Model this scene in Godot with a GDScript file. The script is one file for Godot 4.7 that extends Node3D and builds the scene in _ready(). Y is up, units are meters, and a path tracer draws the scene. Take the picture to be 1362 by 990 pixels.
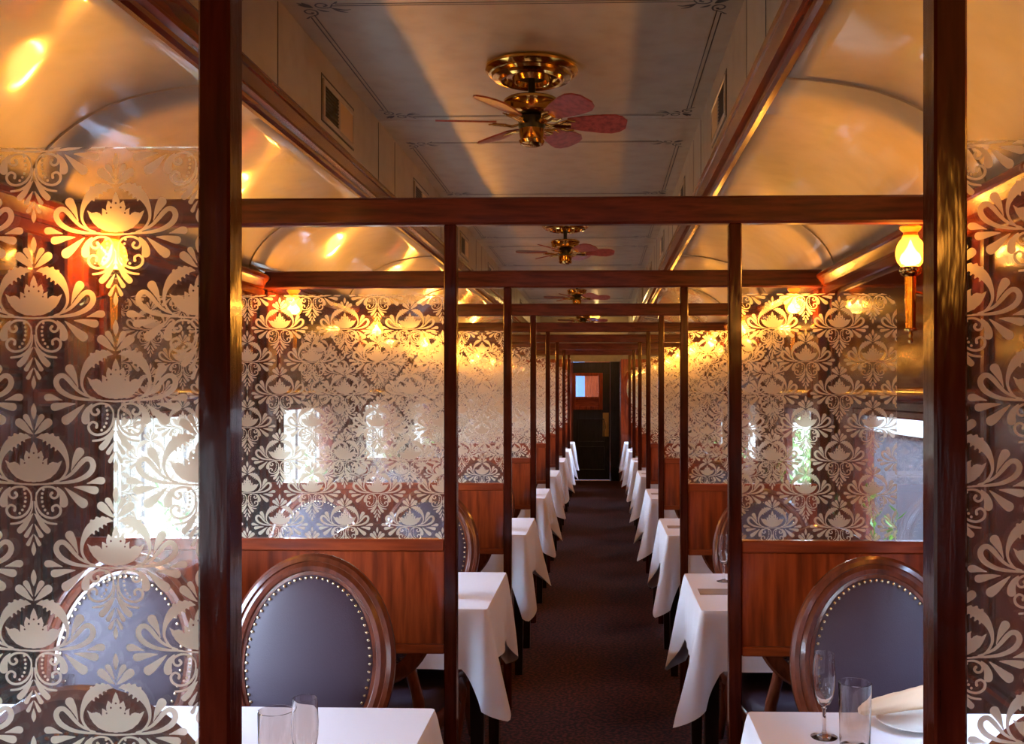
extends Node3D
# Dining railcar interior. x right, y up, the car runs along -z. Distances "d" are -z.

const EYE := 1.52
const XC := -0.285          # centre line of the car
const D0 := 1.103           # first partition
const PITCH := 1.75
const HALF := 1.35          # half width between the side walls
const BAYS := 8
const BACK := 2.6           # the car goes on behind the camera
const END := 16.4

var M := {}
var names := {}
var WORDS := ["first", "second", "third", "fourth", "fifth", "sixth", "seventh", "eighth", "ninth"]

func pd(k: float) -> float:
	return D0 + PITCH * k

func bc(k: int) -> float:
	return D0 + PITCH * (k + 0.5)

func from_door(k: int) -> String:
	return WORDS[BAYS - 1 - k]

# ------------------------------------------------------------------ mesh helpers
func S() -> SurfaceTool:
	var s := SurfaceTool.new()
	s.begin(Mesh.PRIMITIVE_TRIANGLES)
	return s

func done(s: SurfaceTool) -> ArrayMesh:
	s.generate_normals()
	return s.commit()

func tri(s: SurfaceTool, a: Vector3, b: Vector3, c: Vector3) -> void:
	s.add_vertex(a); s.add_vertex(b); s.add_vertex(c)

func quad(s: SurfaceTool, a: Vector3, b: Vector3, c: Vector3, d: Vector3) -> void:
	tri(s, a, b, c); tri(s, a, c, d)

func face_out(s: SurfaceTool, p: Array, centre: Vector3) -> void:
	var n: Vector3 = (p[1] - p[0]).cross(p[2] - p[0])
	var flip: bool = n.dot(p[0] - centre) > 0.0
	for i in range(1, p.size() - 1):
		if flip:
			tri(s, p[0], p[i + 1], p[i])
		else:
			tri(s, p[0], p[i], p[i + 1])

func cbox(s: SurfaceTool, centre: Vector3, size: Vector3, c := 0.003, basis := Basis.IDENTITY) -> void:
	s.set_smooth_group(-1)
	var h := size / 2.0
	c = minf(c, minf(h.x, minf(h.y, h.z)) * 0.9)
	var P := {}
	for sx in [-1, 1]:
		for sy in [-1, 1]:
			for sz in [-1, 1]:
				P[[sx, sy, sz, 0]] = centre + basis * Vector3(sx * h.x, sy * (h.y - c), sz * (h.z - c))
				P[[sx, sy, sz, 1]] = centre + basis * Vector3(sx * (h.x - c), sy * h.y, sz * (h.z - c))
				P[[sx, sy, sz, 2]] = centre + basis * Vector3(sx * (h.x - c), sy * (h.y - c), sz * h.z)
				face_out(s, [P[[sx, sy, sz, 0]], P[[sx, sy, sz, 1]], P[[sx, sy, sz, 2]]], centre)
	for a in [-1, 1]:
		face_out(s, [P[[a, -1, -1, 0]], P[[a, 1, -1, 0]], P[[a, 1, 1, 0]], P[[a, -1, 1, 0]]], centre)
		face_out(s, [P[[-1, a, -1, 1]], P[[1, a, -1, 1]], P[[1, a, 1, 1]], P[[-1, a, 1, 1]]], centre)
		face_out(s, [P[[-1, -1, a, 2]], P[[1, -1, a, 2]], P[[1, 1, a, 2]], P[[-1, 1, a, 2]]], centre)
		for b in [-1, 1]:
			face_out(s, [P[[a, b, -1, 0]], P[[a, b, 1, 0]], P[[a, b, 1, 1]], P[[a, b, -1, 1]]], centre)
			face_out(s, [P[[a, -1, b, 0]], P[[a, 1, b, 0]], P[[a, 1, b, 2]], P[[a, -1, b, 2]]], centre)
			face_out(s, [P[[-1, a, b, 1]], P[[1, a, b, 1]], P[[1, a, b, 2]], P[[-1, a, b, 2]]], centre)

func box_between(s: SurfaceTool, a: Vector3, b: Vector3, c := 0.003) -> void:
	cbox(s, (a + b) / 2.0, (b - a).abs(), c)

func box_mesh(size: Vector3, c := 0.003) -> ArrayMesh:
	var s := S()
	cbox(s, Vector3.ZERO, size, c)
	return done(s)

# rows of equal length joined into a skin; closed joins the last column to the first
func skin(s: SurfaceTool, rows: Array, closed := false, group := 0) -> void:
	s.set_smooth_group(group)
	var n: int = rows[0].size()
	for i in rows.size() - 1:
		for j in (n if closed else n - 1):
			var k := (j + 1) % n
			quad(s, rows[i][j], rows[i][k], rows[i + 1][k], rows[i + 1][j])

func lathe(s: SurfaceTool, prof: Array, seg := 24, at := Vector3.ZERO, basis := Basis.IDENTITY) -> void:
	# prof: Vector2(radius, height) from the bottom up; a crease above 35 degrees stays sharp
	var g := 1
	for i in prof.size() - 1:
		if i > 0:
			var u: Vector2 = (prof[i] - prof[i - 1]).normalized()
			var v: Vector2 = (prof[i + 1] - prof[i]).normalized()
			if u.dot(v) < 0.82:
				g += 1
		var rows := []
		for e in [i, i + 1]:
			var r := PackedVector3Array()
			for j in seg:
				var a := TAU * j / seg
				r.append(at + basis * Vector3(cos(a) * prof[e].x, prof[e].y, sin(a) * prof[e].x))
			rows.append(r)
		skin(s, rows, true, g)

func tube(s: SurfaceTool, path: Array, radii: Array, seg := 8, squash := 1.0) -> void:
	var rows := []
	var n := path.size()
	var ref := Vector3.UP
	var d0: Vector3 = (path[n - 1] - path[0]).normalized()
	if absf(d0.dot(ref)) > 0.9:
		ref = Vector3.RIGHT
	for i in n:
		var d: Vector3 = (path[mini(i + 1, n - 1)] - path[maxi(i - 1, 0)]).normalized()
		var u := d.cross(ref).normalized()
		var v := u.cross(d).normalized()
		var r := PackedVector3Array()
		for j in seg:
			var a := TAU * j / seg
			r.append(path[i] + (u * cos(a) + v * sin(a) * squash) * radii[i])
		rows.append(r)
	skin(s, rows, true, 1)
	s.set_smooth_group(-1)
	for j in range(1, seg - 1):
		tri(s, rows[0][0], rows[0][j + 1], rows[0][j])
		tri(s, rows[n - 1][0], rows[n - 1][j], rows[n - 1][j + 1])

# a closed 2-D outline extruded along local z
func prism(s: SurfaceTool, pts: PackedVector2Array, z0: float, z1: float, t := Transform3D.IDENTITY, smooth := false) -> void:
	var n := pts.size()
	var cw := Geometry2D.is_polygon_clockwise(pts)
	for i in n:
		s.set_smooth_group(1 if smooth else -1)
		var a := pts[i]
		var b := pts[(i + 1) % n]
		if cw:
			var w := a; a = b; b = w
		quad(s, t * Vector3(a.x, a.y, z1), t * Vector3(a.x, a.y, z0), t * Vector3(b.x, b.y, z0), t * Vector3(b.x, b.y, z1))
	s.set_smooth_group(-1)
	var ix := Geometry2D.triangulate_polygon(pts)
	for i in range(0, ix.size(), 3):
		var a := pts[ix[i]]
		var b := pts[ix[i + 1]]
		var c := pts[ix[i + 2]]
		if (b - a).cross(c - a) > 0:
			var w := b; b = c; c = w
		tri(s, t * Vector3(a.x, a.y, z1), t * Vector3(b.x, b.y, z1), t * Vector3(c.x, c.y, z1))
		tri(s, t * Vector3(a.x, a.y, z0), t * Vector3(c.x, c.y, z0), t * Vector3(b.x, b.y, z0))

# ------------------------------------------------------------------ node helpers
func numbered(called: String) -> String:
	var n: int = names.get(called, 0)
	names[called] = n + 1
	return called if n == 0 else "%s_%03d" % [called, n]

func thing(called: String, label: String, category: String, at := Vector3.ZERO, turn := 0.0, group := "", kind := "") -> Node3D:
	var o := Node3D.new()
	o.name = numbered(called)
	add_child(o)
	o.position = at
	o.rotation.y = turn
	meta(o, label, category, group, kind)
	return o

func meta(o: Node3D, label: String, category: String, group := "", kind := "") -> void:
	if label: o.set_meta("label", label)
	if category: o.set_meta("category", category)
	if group: o.set_meta("group", group)
	if kind: o.set_meta("kind", kind)

func part(parent: Node3D, called: String, mesh: Mesh, m: Material, at := Vector3.ZERO, basis := Basis.IDENTITY) -> MeshInstance3D:
	var o := MeshInstance3D.new()
	o.name = called
	o.mesh = mesh
	o.material_override = m
	o.transform = Transform3D(basis, at)
	parent.add_child(o, true)
	return o

func structure(called: String, label: String) -> Node3D:
	var o := Node3D.new()
	o.name = called
	add_child(o, true)
	o.set_meta("kind", "structure")
	o.set_meta("label", label)
	return o

func copy_of(o: Node3D, called: String, at: Vector3, turn: float, label: String) -> Node3D:
	var r: Node3D = o.duplicate()
	r.name = numbered(called)
	add_child(r)
	r.position = at
	r.rotation.y = turn
	r.set_meta("label", label)
	return r

# ------------------------------------------------------------------ textures
func noise_tex(freq: float, seed_: int, ramp: Array, size := 512, octaves := 4, type := FastNoiseLite.TYPE_SIMPLEX_SMOOTH) -> NoiseTexture2D:
	var n := FastNoiseLite.new()
	n.seed = seed_
	n.noise_type = type
	n.frequency = freq
	n.fractal_octaves = octaves
	var t := NoiseTexture2D.new()
	t.width = size; t.height = size
	t.seamless = true
	t.noise = n
	var g := Gradient.new()
	g.offsets = PackedFloat32Array(range(ramp.size()).map(func(i): return float(i) / (ramp.size() - 1)))
	g.colors = PackedColorArray(ramp)
	t.color_ramp = g
	return t

func normal_tex(freq: float, seed_: int, strength: float, size := 512, octaves := 3) -> NoiseTexture2D:
	var n := FastNoiseLite.new()
	n.seed = seed_
	n.noise_type = FastNoiseLite.TYPE_SIMPLEX_SMOOTH
	n.frequency = freq
	n.fractal_octaves = octaves
	var t := NoiseTexture2D.new()
	t.width = size; t.height = size
	t.seamless = true
	t.as_normal_map = true
	t.bump_strength = strength
	t.noise = n
	return t

func mat(color: Color, rough := 0.6, metal := 0.0) -> StandardMaterial3D:
	var m := StandardMaterial3D.new()
	m.albedo_color = color
	m.roughness = rough
	m.metallic = metal
	return m

func wood(tex: Texture2D, scale: Vector3, tint: Color, rough: float, coat: float, coat_rough: float, bump: Texture2D = null) -> StandardMaterial3D:
	var m := mat(tint, rough)
	m.albedo_texture = tex
	m.uv1_triplanar = true
	m.uv1_world_triplanar = true
	m.uv1_scale = scale
	m.clearcoat_enabled = true
	m.clearcoat = coat
	m.clearcoat_roughness = coat_rough
	m.metallic_specular = 0.3
	if bump:
		m.normal_enabled = true
		m.normal_texture = bump
		m.normal_scale = 0.07
	return m

# the etched damask: coverage of one repeat, drawn as tapered strokes
var EN := 1024
var etch := PackedFloat32Array()
const EU := 970.0           # drawing units in one repeat

func etch_disc(p: Vector2, q: Vector2, r0: float, r1: float, cut: bool) -> void:
	var k := EN / EU
	for off in [Vector2(0, 0), Vector2(EU / 2, EU / 2)]:
		for mir in [1.0, -1.0]:
			var a: Vector2 = (Vector2(p.x * mir, -p.y) + off) * k
			var b: Vector2 = (Vector2(q.x * mir, -q.y) + off) * k
			var ra := r0 * k
			var rb := r1 * k
			var rm := maxf(ra, rb) + 4.0
			var ab := b - a
			var l2 := maxf(ab.length_squared(), 1e-6)
			for y in range(floori(minf(a.y, b.y) - rm), ceili(maxf(a.y, b.y) + rm) + 1):
				for x in range(floori(minf(a.x, b.x) - rm), ceili(maxf(a.x, b.x) + rm) + 1):
					var w := Vector2(x, y)
					var t := clampf((w - a).dot(ab) / l2, 0.0, 1.0)
					var c := clampf((lerpf(ra, rb, t) - (w - a - ab * t).length()) / 6.0 + 0.5, 0.0, 1.0)
					if c > 0.0:
						var i := posmod(y, EN) * EN + posmod(x, EN)
						etch[i] = minf(etch[i], 1.0 - c) if cut else maxf(etch[i], c)

func etch_stroke(pts: Array, cut := false) -> void:
	# pts: [x, y, half width]; a Catmull-Rom curve through them
	if pts.size() == 1:
		var v := Vector2(pts[0][0], pts[0][1])
		etch_disc(v, v, pts[0][2], pts[0][2], cut)
		return
	var prev := Vector3(pts[0][0], pts[0][1], pts[0][2])
	for i in pts.size() - 1:
		var P := []
		for k in [i - 1, i, i + 1, i + 2]:
			var e = pts[clampi(k, 0, pts.size() - 1)]
			P.append(Vector3(e[0], e[1], e[2]))
		for j in range(1, 5):
			var t := j / 4.0
			var v: Vector3 = P[1].cubic_interpolate(P[2], P[0], P[3], t)
			etch_disc(Vector2(prev.x, prev.y), Vector2(v.x, v.y), maxf(prev.z, 1.0), maxf(v.z, 1.0), cut)
			prev = v

func etch_fill(half: Array) -> void:
	var poly := PackedVector2Array()
	for p in half:
		poly.append(Vector2(p[0], p[1]))
	for i in range(half.size() - 1, -1, -1):
		poly.append(Vector2(-half[i][0], half[i][1]))
	var k := EN / EU
	for off in [Vector2(0, 0), Vector2(EU / 2, EU / 2)]:
		for y in range(-10, 245):
			for x in range(-172, 173):
				for sub in 1:
					if Geometry2D.is_point_in_polygon(Vector2(x, y), poly):
						var w: Vector2 = (Vector2(x, -y) + off) * k
						for dx in 2:
							for dy in 2:
								etch[posmod(floori(w.y) + dy, EN) * EN + posmod(floori(w.x) + dx, EN)] = 1.0

func damask() -> void:
	etch.resize(EN * EN)
	etch_fill([[0, 3], [55, 8], [100, 28], [135, 60], [155, 95], [168, 130], [142, 114], [114, 120], [94, 112], [82, 98], [79, 118], [82, 144], [64, 133], [53, 126], [57, 150], [46, 187], [30, 174], [22, 166], [20, 190], [12, 215], [0, 237]])
	for st in [[[0, 370, 3], [0, 395, 13], [0, 420, 17], [0, 445, 10], [0, 462, 2]],
		[[7, 308, 2], [20, 335, 8], [38, 370, 16], [47, 383, 17]],
		[[7, 284, 3], [30, 300, 12], [65, 333, 23], [86, 350, 25]],
		[[18, 262, 3], [45, 266, 13], [75, 263, 21], [105, 251, 27], [135, 232, 29], [162, 205, 25], [186, 165, 17], [199, 122, 11], [199, 80, 8], [183, 45, 7], [155, 15, 6], [115, -2, 5], [60, -10, 4], [0, -13, 4]],
		[[40, 272, 8], [50, 279, 6]], [[68, 276, 11], [80, 283, 8]], [[100, 271, 12], [112, 279, 9]], [[132, 254, 13], [144, 262, 9]], [[64, 252, 10], [56, 240, 4]], [[88, 238, 11], [78, 222, 4]], [[112, 220, 11], [102, 204, 4]], [[136, 202, 10], [128, 186, 4]],
		[[222, 70, 2], [232, 100, 8], [252, 145, 20], [272, 178, 27]],
		[[90, -4, 4], [180, 0, 8], [260, 15, 12], [325, 50, 16], [352, 95, 17], [340, 130, 16], [310, 138, 14], [280, 115, 14], [250, 80, 12], [215, 45, 9], [170, 20, 6], [120, 6, 3]],
		[[315, -5, 2], [345, 3, 9], [385, 12, 20], [402, 12, 21]],
		[[240, -26, 3], [290, -31, 13], [345, -42, 22], [362, -44, 23]],
		[[185, -30, 3], [220, -60, 13], [265, -100, 24], [293, -120, 28]],
		[[140, -28, 4], [165, -60, 15], [178, -98, 23], [178, -120, 25]],
		[[12, -95, 4], [20, -60, 5], [45, -32, 6], [85, -24, 6], [122, -32, 7], [146, -56, 7], [138, -84, 7], [115, -90, 7], [99, -74, 7], [108, -60, 9]],
		[[16, -60, 4], [14, -95, 5], [20, -140, 6], [42, -178, 7], [75, -200, 7], [115, -206, 7], [150, -188, 8], [160, -155, 8], [138, -132, 7], [112, -142, 7], [113, -162, 9]],
		[[5, -110, 3], [13, -165, 5], [40, -207, 7], [85, -234, 7], [135, -241, 6]],
		[[4, -180, 2], [30, -217, 11], [60, -257, 18], [82, -279, 18]],
		[[6, -242, 2], [25, -277, 10], [44, -309, 14]], [[3, -302, 2], [20, -332, 9], [33, -359, 12]],
		[[0, -348, 2], [0, -380, 12], [0, -400, 13], [0, -426, 2]],
		[[0, -12, 6], [60, -9, 5], [120, -5, 4]],
		[[57, -40, 8]], [[51, -64, 8]], [[48, -88, 8]], [[50, -111, 8]], [[56, -138, 8]], [[67, -160, 8]], [[83, -179, 8]]]:
		etch_stroke(st)
	for st in [[[0, 172, 6]], [[29, 146, 6]], [[54, 114, 5]]]:
		etch_stroke(st, true)
	# trace the outline cell by cell: 0 empty, 1 full, or the part of the cell that is etched
	for y in EG:
		for x in EG:
			var c := [Vector2(x, y), Vector2(x + 1, y), Vector2(x + 1, y + 1), Vector2(x, y + 1)]
			var v := []
			for q in c:
				v.append(etch[(int(q.y) * EN / EG % EN) * EN + int(q.x) * EN / EG % EN] - 0.5)
			var inside := 0
			for q in v:
				inside += int(q > 0.0)
			if inside == 0 or inside == 4:
				etch_cells.append(inside / 4)
				continue
			var poly := PackedVector2Array()
			for k in 4:
				var n := (k + 1) % 4
				if v[k] > 0.0:
					poly.append(c[k] - c[0])
				if (v[k] > 0.0) != (v[n] > 0.0):
					poly.append(c[k].lerp(c[n], v[k] / (v[k] - v[n])) - c[0])
			etch_cells.append(poly)

const EG := 320             # cells in one repeat
var etch_cells := []

func etched_mesh(x0: float, x1: float, y0: float, y1: float, side: float, phase: float, z: float) -> ArrayMesh:
	var cell := 0.195 / EG
	var P := PackedVector3Array()
	var i0 := ceili((x0 - phase) / cell)
	var i1 := floori((x1 - phase) / cell)
	var yy := EYE - 0.010
	var j0 := ceili((yy - y1) / cell)
	var j1 := floori((yy - y0) / cell)
	var R := 0.045
	var ox := (x1 - R) if side > 0 else (x0 + R)
	for j in range(j0, j1):
		var row := posmod(j, EG) * EG
		var ya := yy - j * cell
		var yb := ya - cell
		var s0 := i0
		var s1 := i1
		if ya > y1 - R:
			var w := sqrt(maxf(R * R - pow(ya - (y1 - R), 2.0), 0.0))
			if side > 0:
				s1 = mini(s1, floori((ox + w - phase) / cell))
			else:
				s0 = maxi(s0, ceili((ox - w - phase) / cell))
		var run := -1
		var start := s0
		for i in range(s0, s1 + 1):
			var e = etch_cells[row + posmod(i, EG)] if i < s1 else 0
			if e is int and e == 1:
				if run < 0:
					run = 1
					start = i
				continue
			if run > 0:
				run = -1
				var xa := phase + start * cell
				var xb := phase + i * cell
				P.append_array(PackedVector3Array([Vector3(xa, ya, z), Vector3(xb, ya, z), Vector3(xb, yb, z), Vector3(xa, ya, z), Vector3(xb, yb, z), Vector3(xa, yb, z)]))
			if e is PackedVector2Array:
				var o := Vector3(phase + i * cell, ya, z)
				for k in range(1, e.size() - 1):
					P.append(o + Vector3(e[0].x, -e[0].y, 0) * cell)
					P.append(o + Vector3(e[k].x, -e[k].y, 0) * cell)
					P.append(o + Vector3(e[k + 1].x, -e[k + 1].y, 0) * cell)
	var N := PackedVector3Array()
	N.resize(P.size())
	N.fill(Vector3.BACK)
	var a := []
	a.resize(Mesh.ARRAY_MAX)
	a[Mesh.ARRAY_VERTEX] = P
	a[Mesh.ARRAY_NORMAL] = N
	var m := ArrayMesh.new()
	m.add_surface_from_arrays(Mesh.PRIMITIVE_TRIANGLES, a)
	return m

# ------------------------------------------------------------------ materials
func make_materials() -> void:
	var grain := noise_tex(0.012, 3, [Color(0.56, 0.5, 0.48), Color(0.8, 0.76, 0.72), Color(1, 1, 1), Color(0.72, 0.68, 0.64)], 512, 5)
	var ripple := normal_tex(0.01, 5, 2.0)
	var red := Color(0.60, 0.25, 0.09)
	var dark := Color(0.27, 0.085, 0.04)
	M.wood_y = wood(grain, Vector3(3.2, 0.3, 3.2), red, 0.45, 0.55, 0.07)
	M.wall = wood(grain, Vector3(3.2, 0.3, 3.2), Color(0.33, 0.12, 0.055), 0.16, 0.3, 0.06)
	M.head = wood(grain, Vector3(3.2, 3.2, 0.3), Color(0.26, 0.095, 0.045), 0.1, 0.0, 0.1)
	M.head.metallic_specular = 0.32
	M.wood_x = wood(grain, Vector3(0.3, 3.2, 3.2), red, 0.45, 0.5, 0.1)
	M.wood_z = wood(grain, Vector3(3.2, 3.2, 0.3), Color(0.38, 0.145, 0.065), 0.2, 0.2, 0.1)
	M.post = wood(grain, Vector3(5, 0.5, 5), dark, 0.16, 0.2, 0.06, normal_tex(0.03, 8, 6.0))
	M.beam = wood(grain, Vector3(0.5, 5, 5), Color(0.36, 0.13, 0.06), 0.45, 0.6, 0.12)
	M.chair_wood = wood(grain, Vector3(4, 1.5, 4), Color(0.42, 0.2, 0.11), 0.4, 1.0, 0.14)
	M.dark_wood = wood(grain, Vector3(4, 0.5, 4), Color(0.13, 0.06, 0.04), 0.45, 0.4, 0.2)
	M.black_door = wood(grain, Vector3(4, 0.5, 4), Color(0.12, 0.105, 0.085), 0.45, 0.3, 0.3)
	var paint := noise_tex(0.02, 11, [Color(0.90, 0.88, 0.85), Color(0.97, 0.96, 0.95), Color(1, 1, 1)], 512, 3)
	var cream := mat(Color(0.55, 0.50, 0.41), 0.5)
	cream.albedo_texture = paint
	cream.uv1_triplanar = true
	cream.uv1_world_triplanar = true
	cream.uv1_scale = Vector3(0.6, 0.6, 0.6)
	cream.clearcoat_enabled = true
	cream.clearcoat = 1.0
	cream.clearcoat_roughness = 0.055
	cream.normal_enabled = true
	cream.normal_texture = ripple
	cream.normal_scale = 0.05
	M.deck = cream
	var flat: StandardMaterial3D = cream.duplicate()
	flat.clearcoat = 0.6
	flat.clearcoat_roughness = 0.24
	M.cream = flat
	M.ink = mat(Color(0.12, 0.09, 0.06), 0.6)
	M.seam = mat(Color(0.15, 0.09, 0.05), 0.8)
	M.brass = mat(Color(0.82, 0.64, 0.33), 0.13, 1.0)
	M.dull_brass = mat(Color(0.62, 0.47, 0.24), 0.35, 1.0)
	M.blue_paint = mat(Color(0.42, 0.55, 0.68), 0.5)  # stands in for the blue sky behind the end-door window
	M.mirror = mat(Color(0.85, 0.87, 0.85), 0.03, 1.0)
	M.black_metal = mat(Color(0.03, 0.03, 0.03), 0.4, 0.3)
	M.grille = mat(Color(0.07, 0.06, 0.05), 0.7)
	M.blade = wood(grain, Vector3(4, 4, 4), Color(0.52, 0.24, 0.2), 0.4, 0.5, 0.2)
	var leather := mat(Color(0.20, 0.135, 0.19), 0.56)
	leather.normal_enabled = true
	leather.normal_texture = normal_tex(0.09, 21, 3.0)
	leather.normal_scale = 0.25
	leather.uv1_triplanar = true
	leather.uv1_scale = Vector3(5, 5, 5)
	M.leather = leather
	M.nail = mat(Color(0.78, 0.72, 0.6), 0.22, 1.0)
	var linen := mat(Color(0.86, 0.85, 0.86), 0.85)
	linen.normal_enabled = true
	linen.normal_texture = normal_tex(0.2, 31, 2.0)
	linen.normal_scale = 0.15
	linen.uv1_triplanar = true
	linen.uv1_scale = Vector3(6, 6, 6)
	M.linen = linen
	M.napkin = mat(Color(0.88, 0.76, 0.62), 0.85)
	M.runner = mat(Color(0.55, 0.48, 0.44), 0.5)
	M.china = mat(Color(0.9, 0.88, 0.84), 0.15)
	var carpet := mat(Color(0.40, 0.155, 0.14), 0.95)
	carpet.albedo_texture = noise_tex(0.05, 41, [Color(0.25, 0.25, 0.25), Color(0.4, 0.36, 0.34), Color(0.9, 0.85, 0.8), Color(1, 0.95, 0.9)], 512, 5)
	carpet.uv1_triplanar = true
	carpet.uv1_world_triplanar = true
	carpet.uv1_scale = Vector3(1.6, 1.6, 1.6)
	M.carpet = carpet
	var g := mat(Color(0.9, 0.95, 0.95, 0.03), 0.02)
	g.transparency = BaseMaterial3D.TRANSPARENCY_ALPHA
	M.glass = g
	damask()
	var et := mat(Color(0.98, 0.94, 0.84, 0.45), 0.58)
	et.transparency = BaseMaterial3D.TRANSPARENCY_ALPHA
	et.refraction_enabled = true
	et.refraction_scale = 0.006
	M.etched = et
	var solid := mat(Color(1, 1, 1, 0.0), 0.0)
	solid.transparency = BaseMaterial3D.TRANSPARENCY_ALPHA
	solid.refraction_enabled = true
	solid.refraction_scale = 0.05
	M.crystal = solid
	var globe := mat(Color(1.0, 0.72, 0.35, 0.35), 0.4)
	globe.transparency = BaseMaterial3D.TRANSPARENCY_ALPHA
	globe.emission_enabled = true
	globe.emission = Color(1.0, 0.66, 0.28)
	globe.emission_energy_multiplier = 1.6
	M.globe = globe
	var bulb := mat(Color(1, 0.9, 0.7), 0.5)
	bulb.emission_enabled = true
	bulb.emission = Color(1.0, 0.82, 0.5)
	bulb.emission_energy_multiplier = 9.0
	M.bulb = bulb
	var amber := mat(Color(0.85, 0.5, 0.15, 0.6), 0.3)
	amber.transparency = BaseMaterial3D.TRANSPARENCY_ALPHA
	M.amber = amber
	M.leaf = mat(Color(0.42, 0.58, 0.14), 0.5)
	M.leaf.backlight_enabled = true
	M.leaf.backlight = Color(0.4, 0.6, 0.1)
	M.fence = mat(Color(0.335, 0.30, 0.235), 0.9)
	M.gravel = mat(Color(0.40, 0.365, 0.30), 0.95)
	M.siding = mat(Color(0.31, 0.275, 0.28), 0.6)
	M.white_paint = mat(Color(0.66, 0.64, 0.6), 0.6)
	M.shrub = mat(Color(0.36, 0.46, 0.2), 0.8)

# ------------------------------------------------------------------ builders
func rounded_pane(x0: float, x1: float, y0: float, y1: float, side: float, r := 0.045) -> PackedVector2Array:
	# the free upper corner, on the wall side, is rounded
	var p := PackedVector2Array()
	var outer := x1 if side > 0 else x0
	var inner := x0 if side > 0 else x1
	p.append(Vector2(inner, y0))
	p.append(Vector2(outer, y0))
	for i in 9:
		var a := PI / 2 * i / 8
		p.append(Vector2(outer - side * r * (1 - cos(a)), y1 - r * (1 - sin(a))))
	p.append(Vector2(inner, y1))
	return p

func make_partition() -> Node3D:
	# origin: floor under the car's centre line, front face of the posts at z = 0
	var t := thing("partition_screen", "", "partition")
	var xl := -0.463
	var xr := 0.412
	for x in [xl, xr - 0.038]:
		part(t, "post", box_mesh(Vector3(0.037, EYE + 0.49, 0.042), 0.003), M.post, Vector3(x + 0.0185 - XC, (EYE + 0.49) / 2, -0.021))
	part(t, "top_beam", box_mesh(Vector3(2.655, 0.081, 0.042), 0.007), M.beam, Vector3(0, EYE + 0.5305, -0.021))
	for side in [-1.0, 1.0]:
		var x0: float = -1.151 if side < 0 else xr - XC
		var x1: float = xl - XC if side < 0 else 1.149
		var y0 := EYE - 0.439
		var y1 := EYE + 0.285
		var outline := rounded_pane(x0, x1, y0, y1, side)
		var s := S()
		prism(s, outline, -0.024, -0.018)
		var pane := part(t, "glass_pane", done(s), M.glass)
		pane.set_meta("label", "clear glass pane etched with a repeating damask motif")
		var phase: float = -0.567 - XC if side < 0 else 0.502 - XC
		part(pane, "etched_pattern", etched_mesh(x0, x1, y0, y1, side, phase, -0.0174), M.etched)
		var w0: float = -1.303 if side < 0 else xr - XC
		var w1: float = xl - XC if side < 0 else 1.303
		part(t, "sill_rail", box_mesh(Vector3(w1 - w0, 0.036, 0.036), 0.004), M.wood_x, Vector3((w0 + w1) / 2, y0 - 0.018, -0.021))
		part(t, "lower_panel", box_mesh(Vector3(w1 - w0, 0.275, 0.02), 0.002), M.wood_y, Vector3((w0 + w1) / 2, y0 - 0.036 - 0.1375, -0.022))
		part(t, "bottom_rail", box_mesh(Vector3(w1 - w0, 0.028, 0.03), 0.003), M.wood_x, Vector3((w0 + w1) / 2, y0 - 0.325, -0.021))
	return t

func oval(a: float, rx: float, ry: float) -> Vector2:
	return Vector2(cos(a) * rx, sin(a) * ry)

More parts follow.
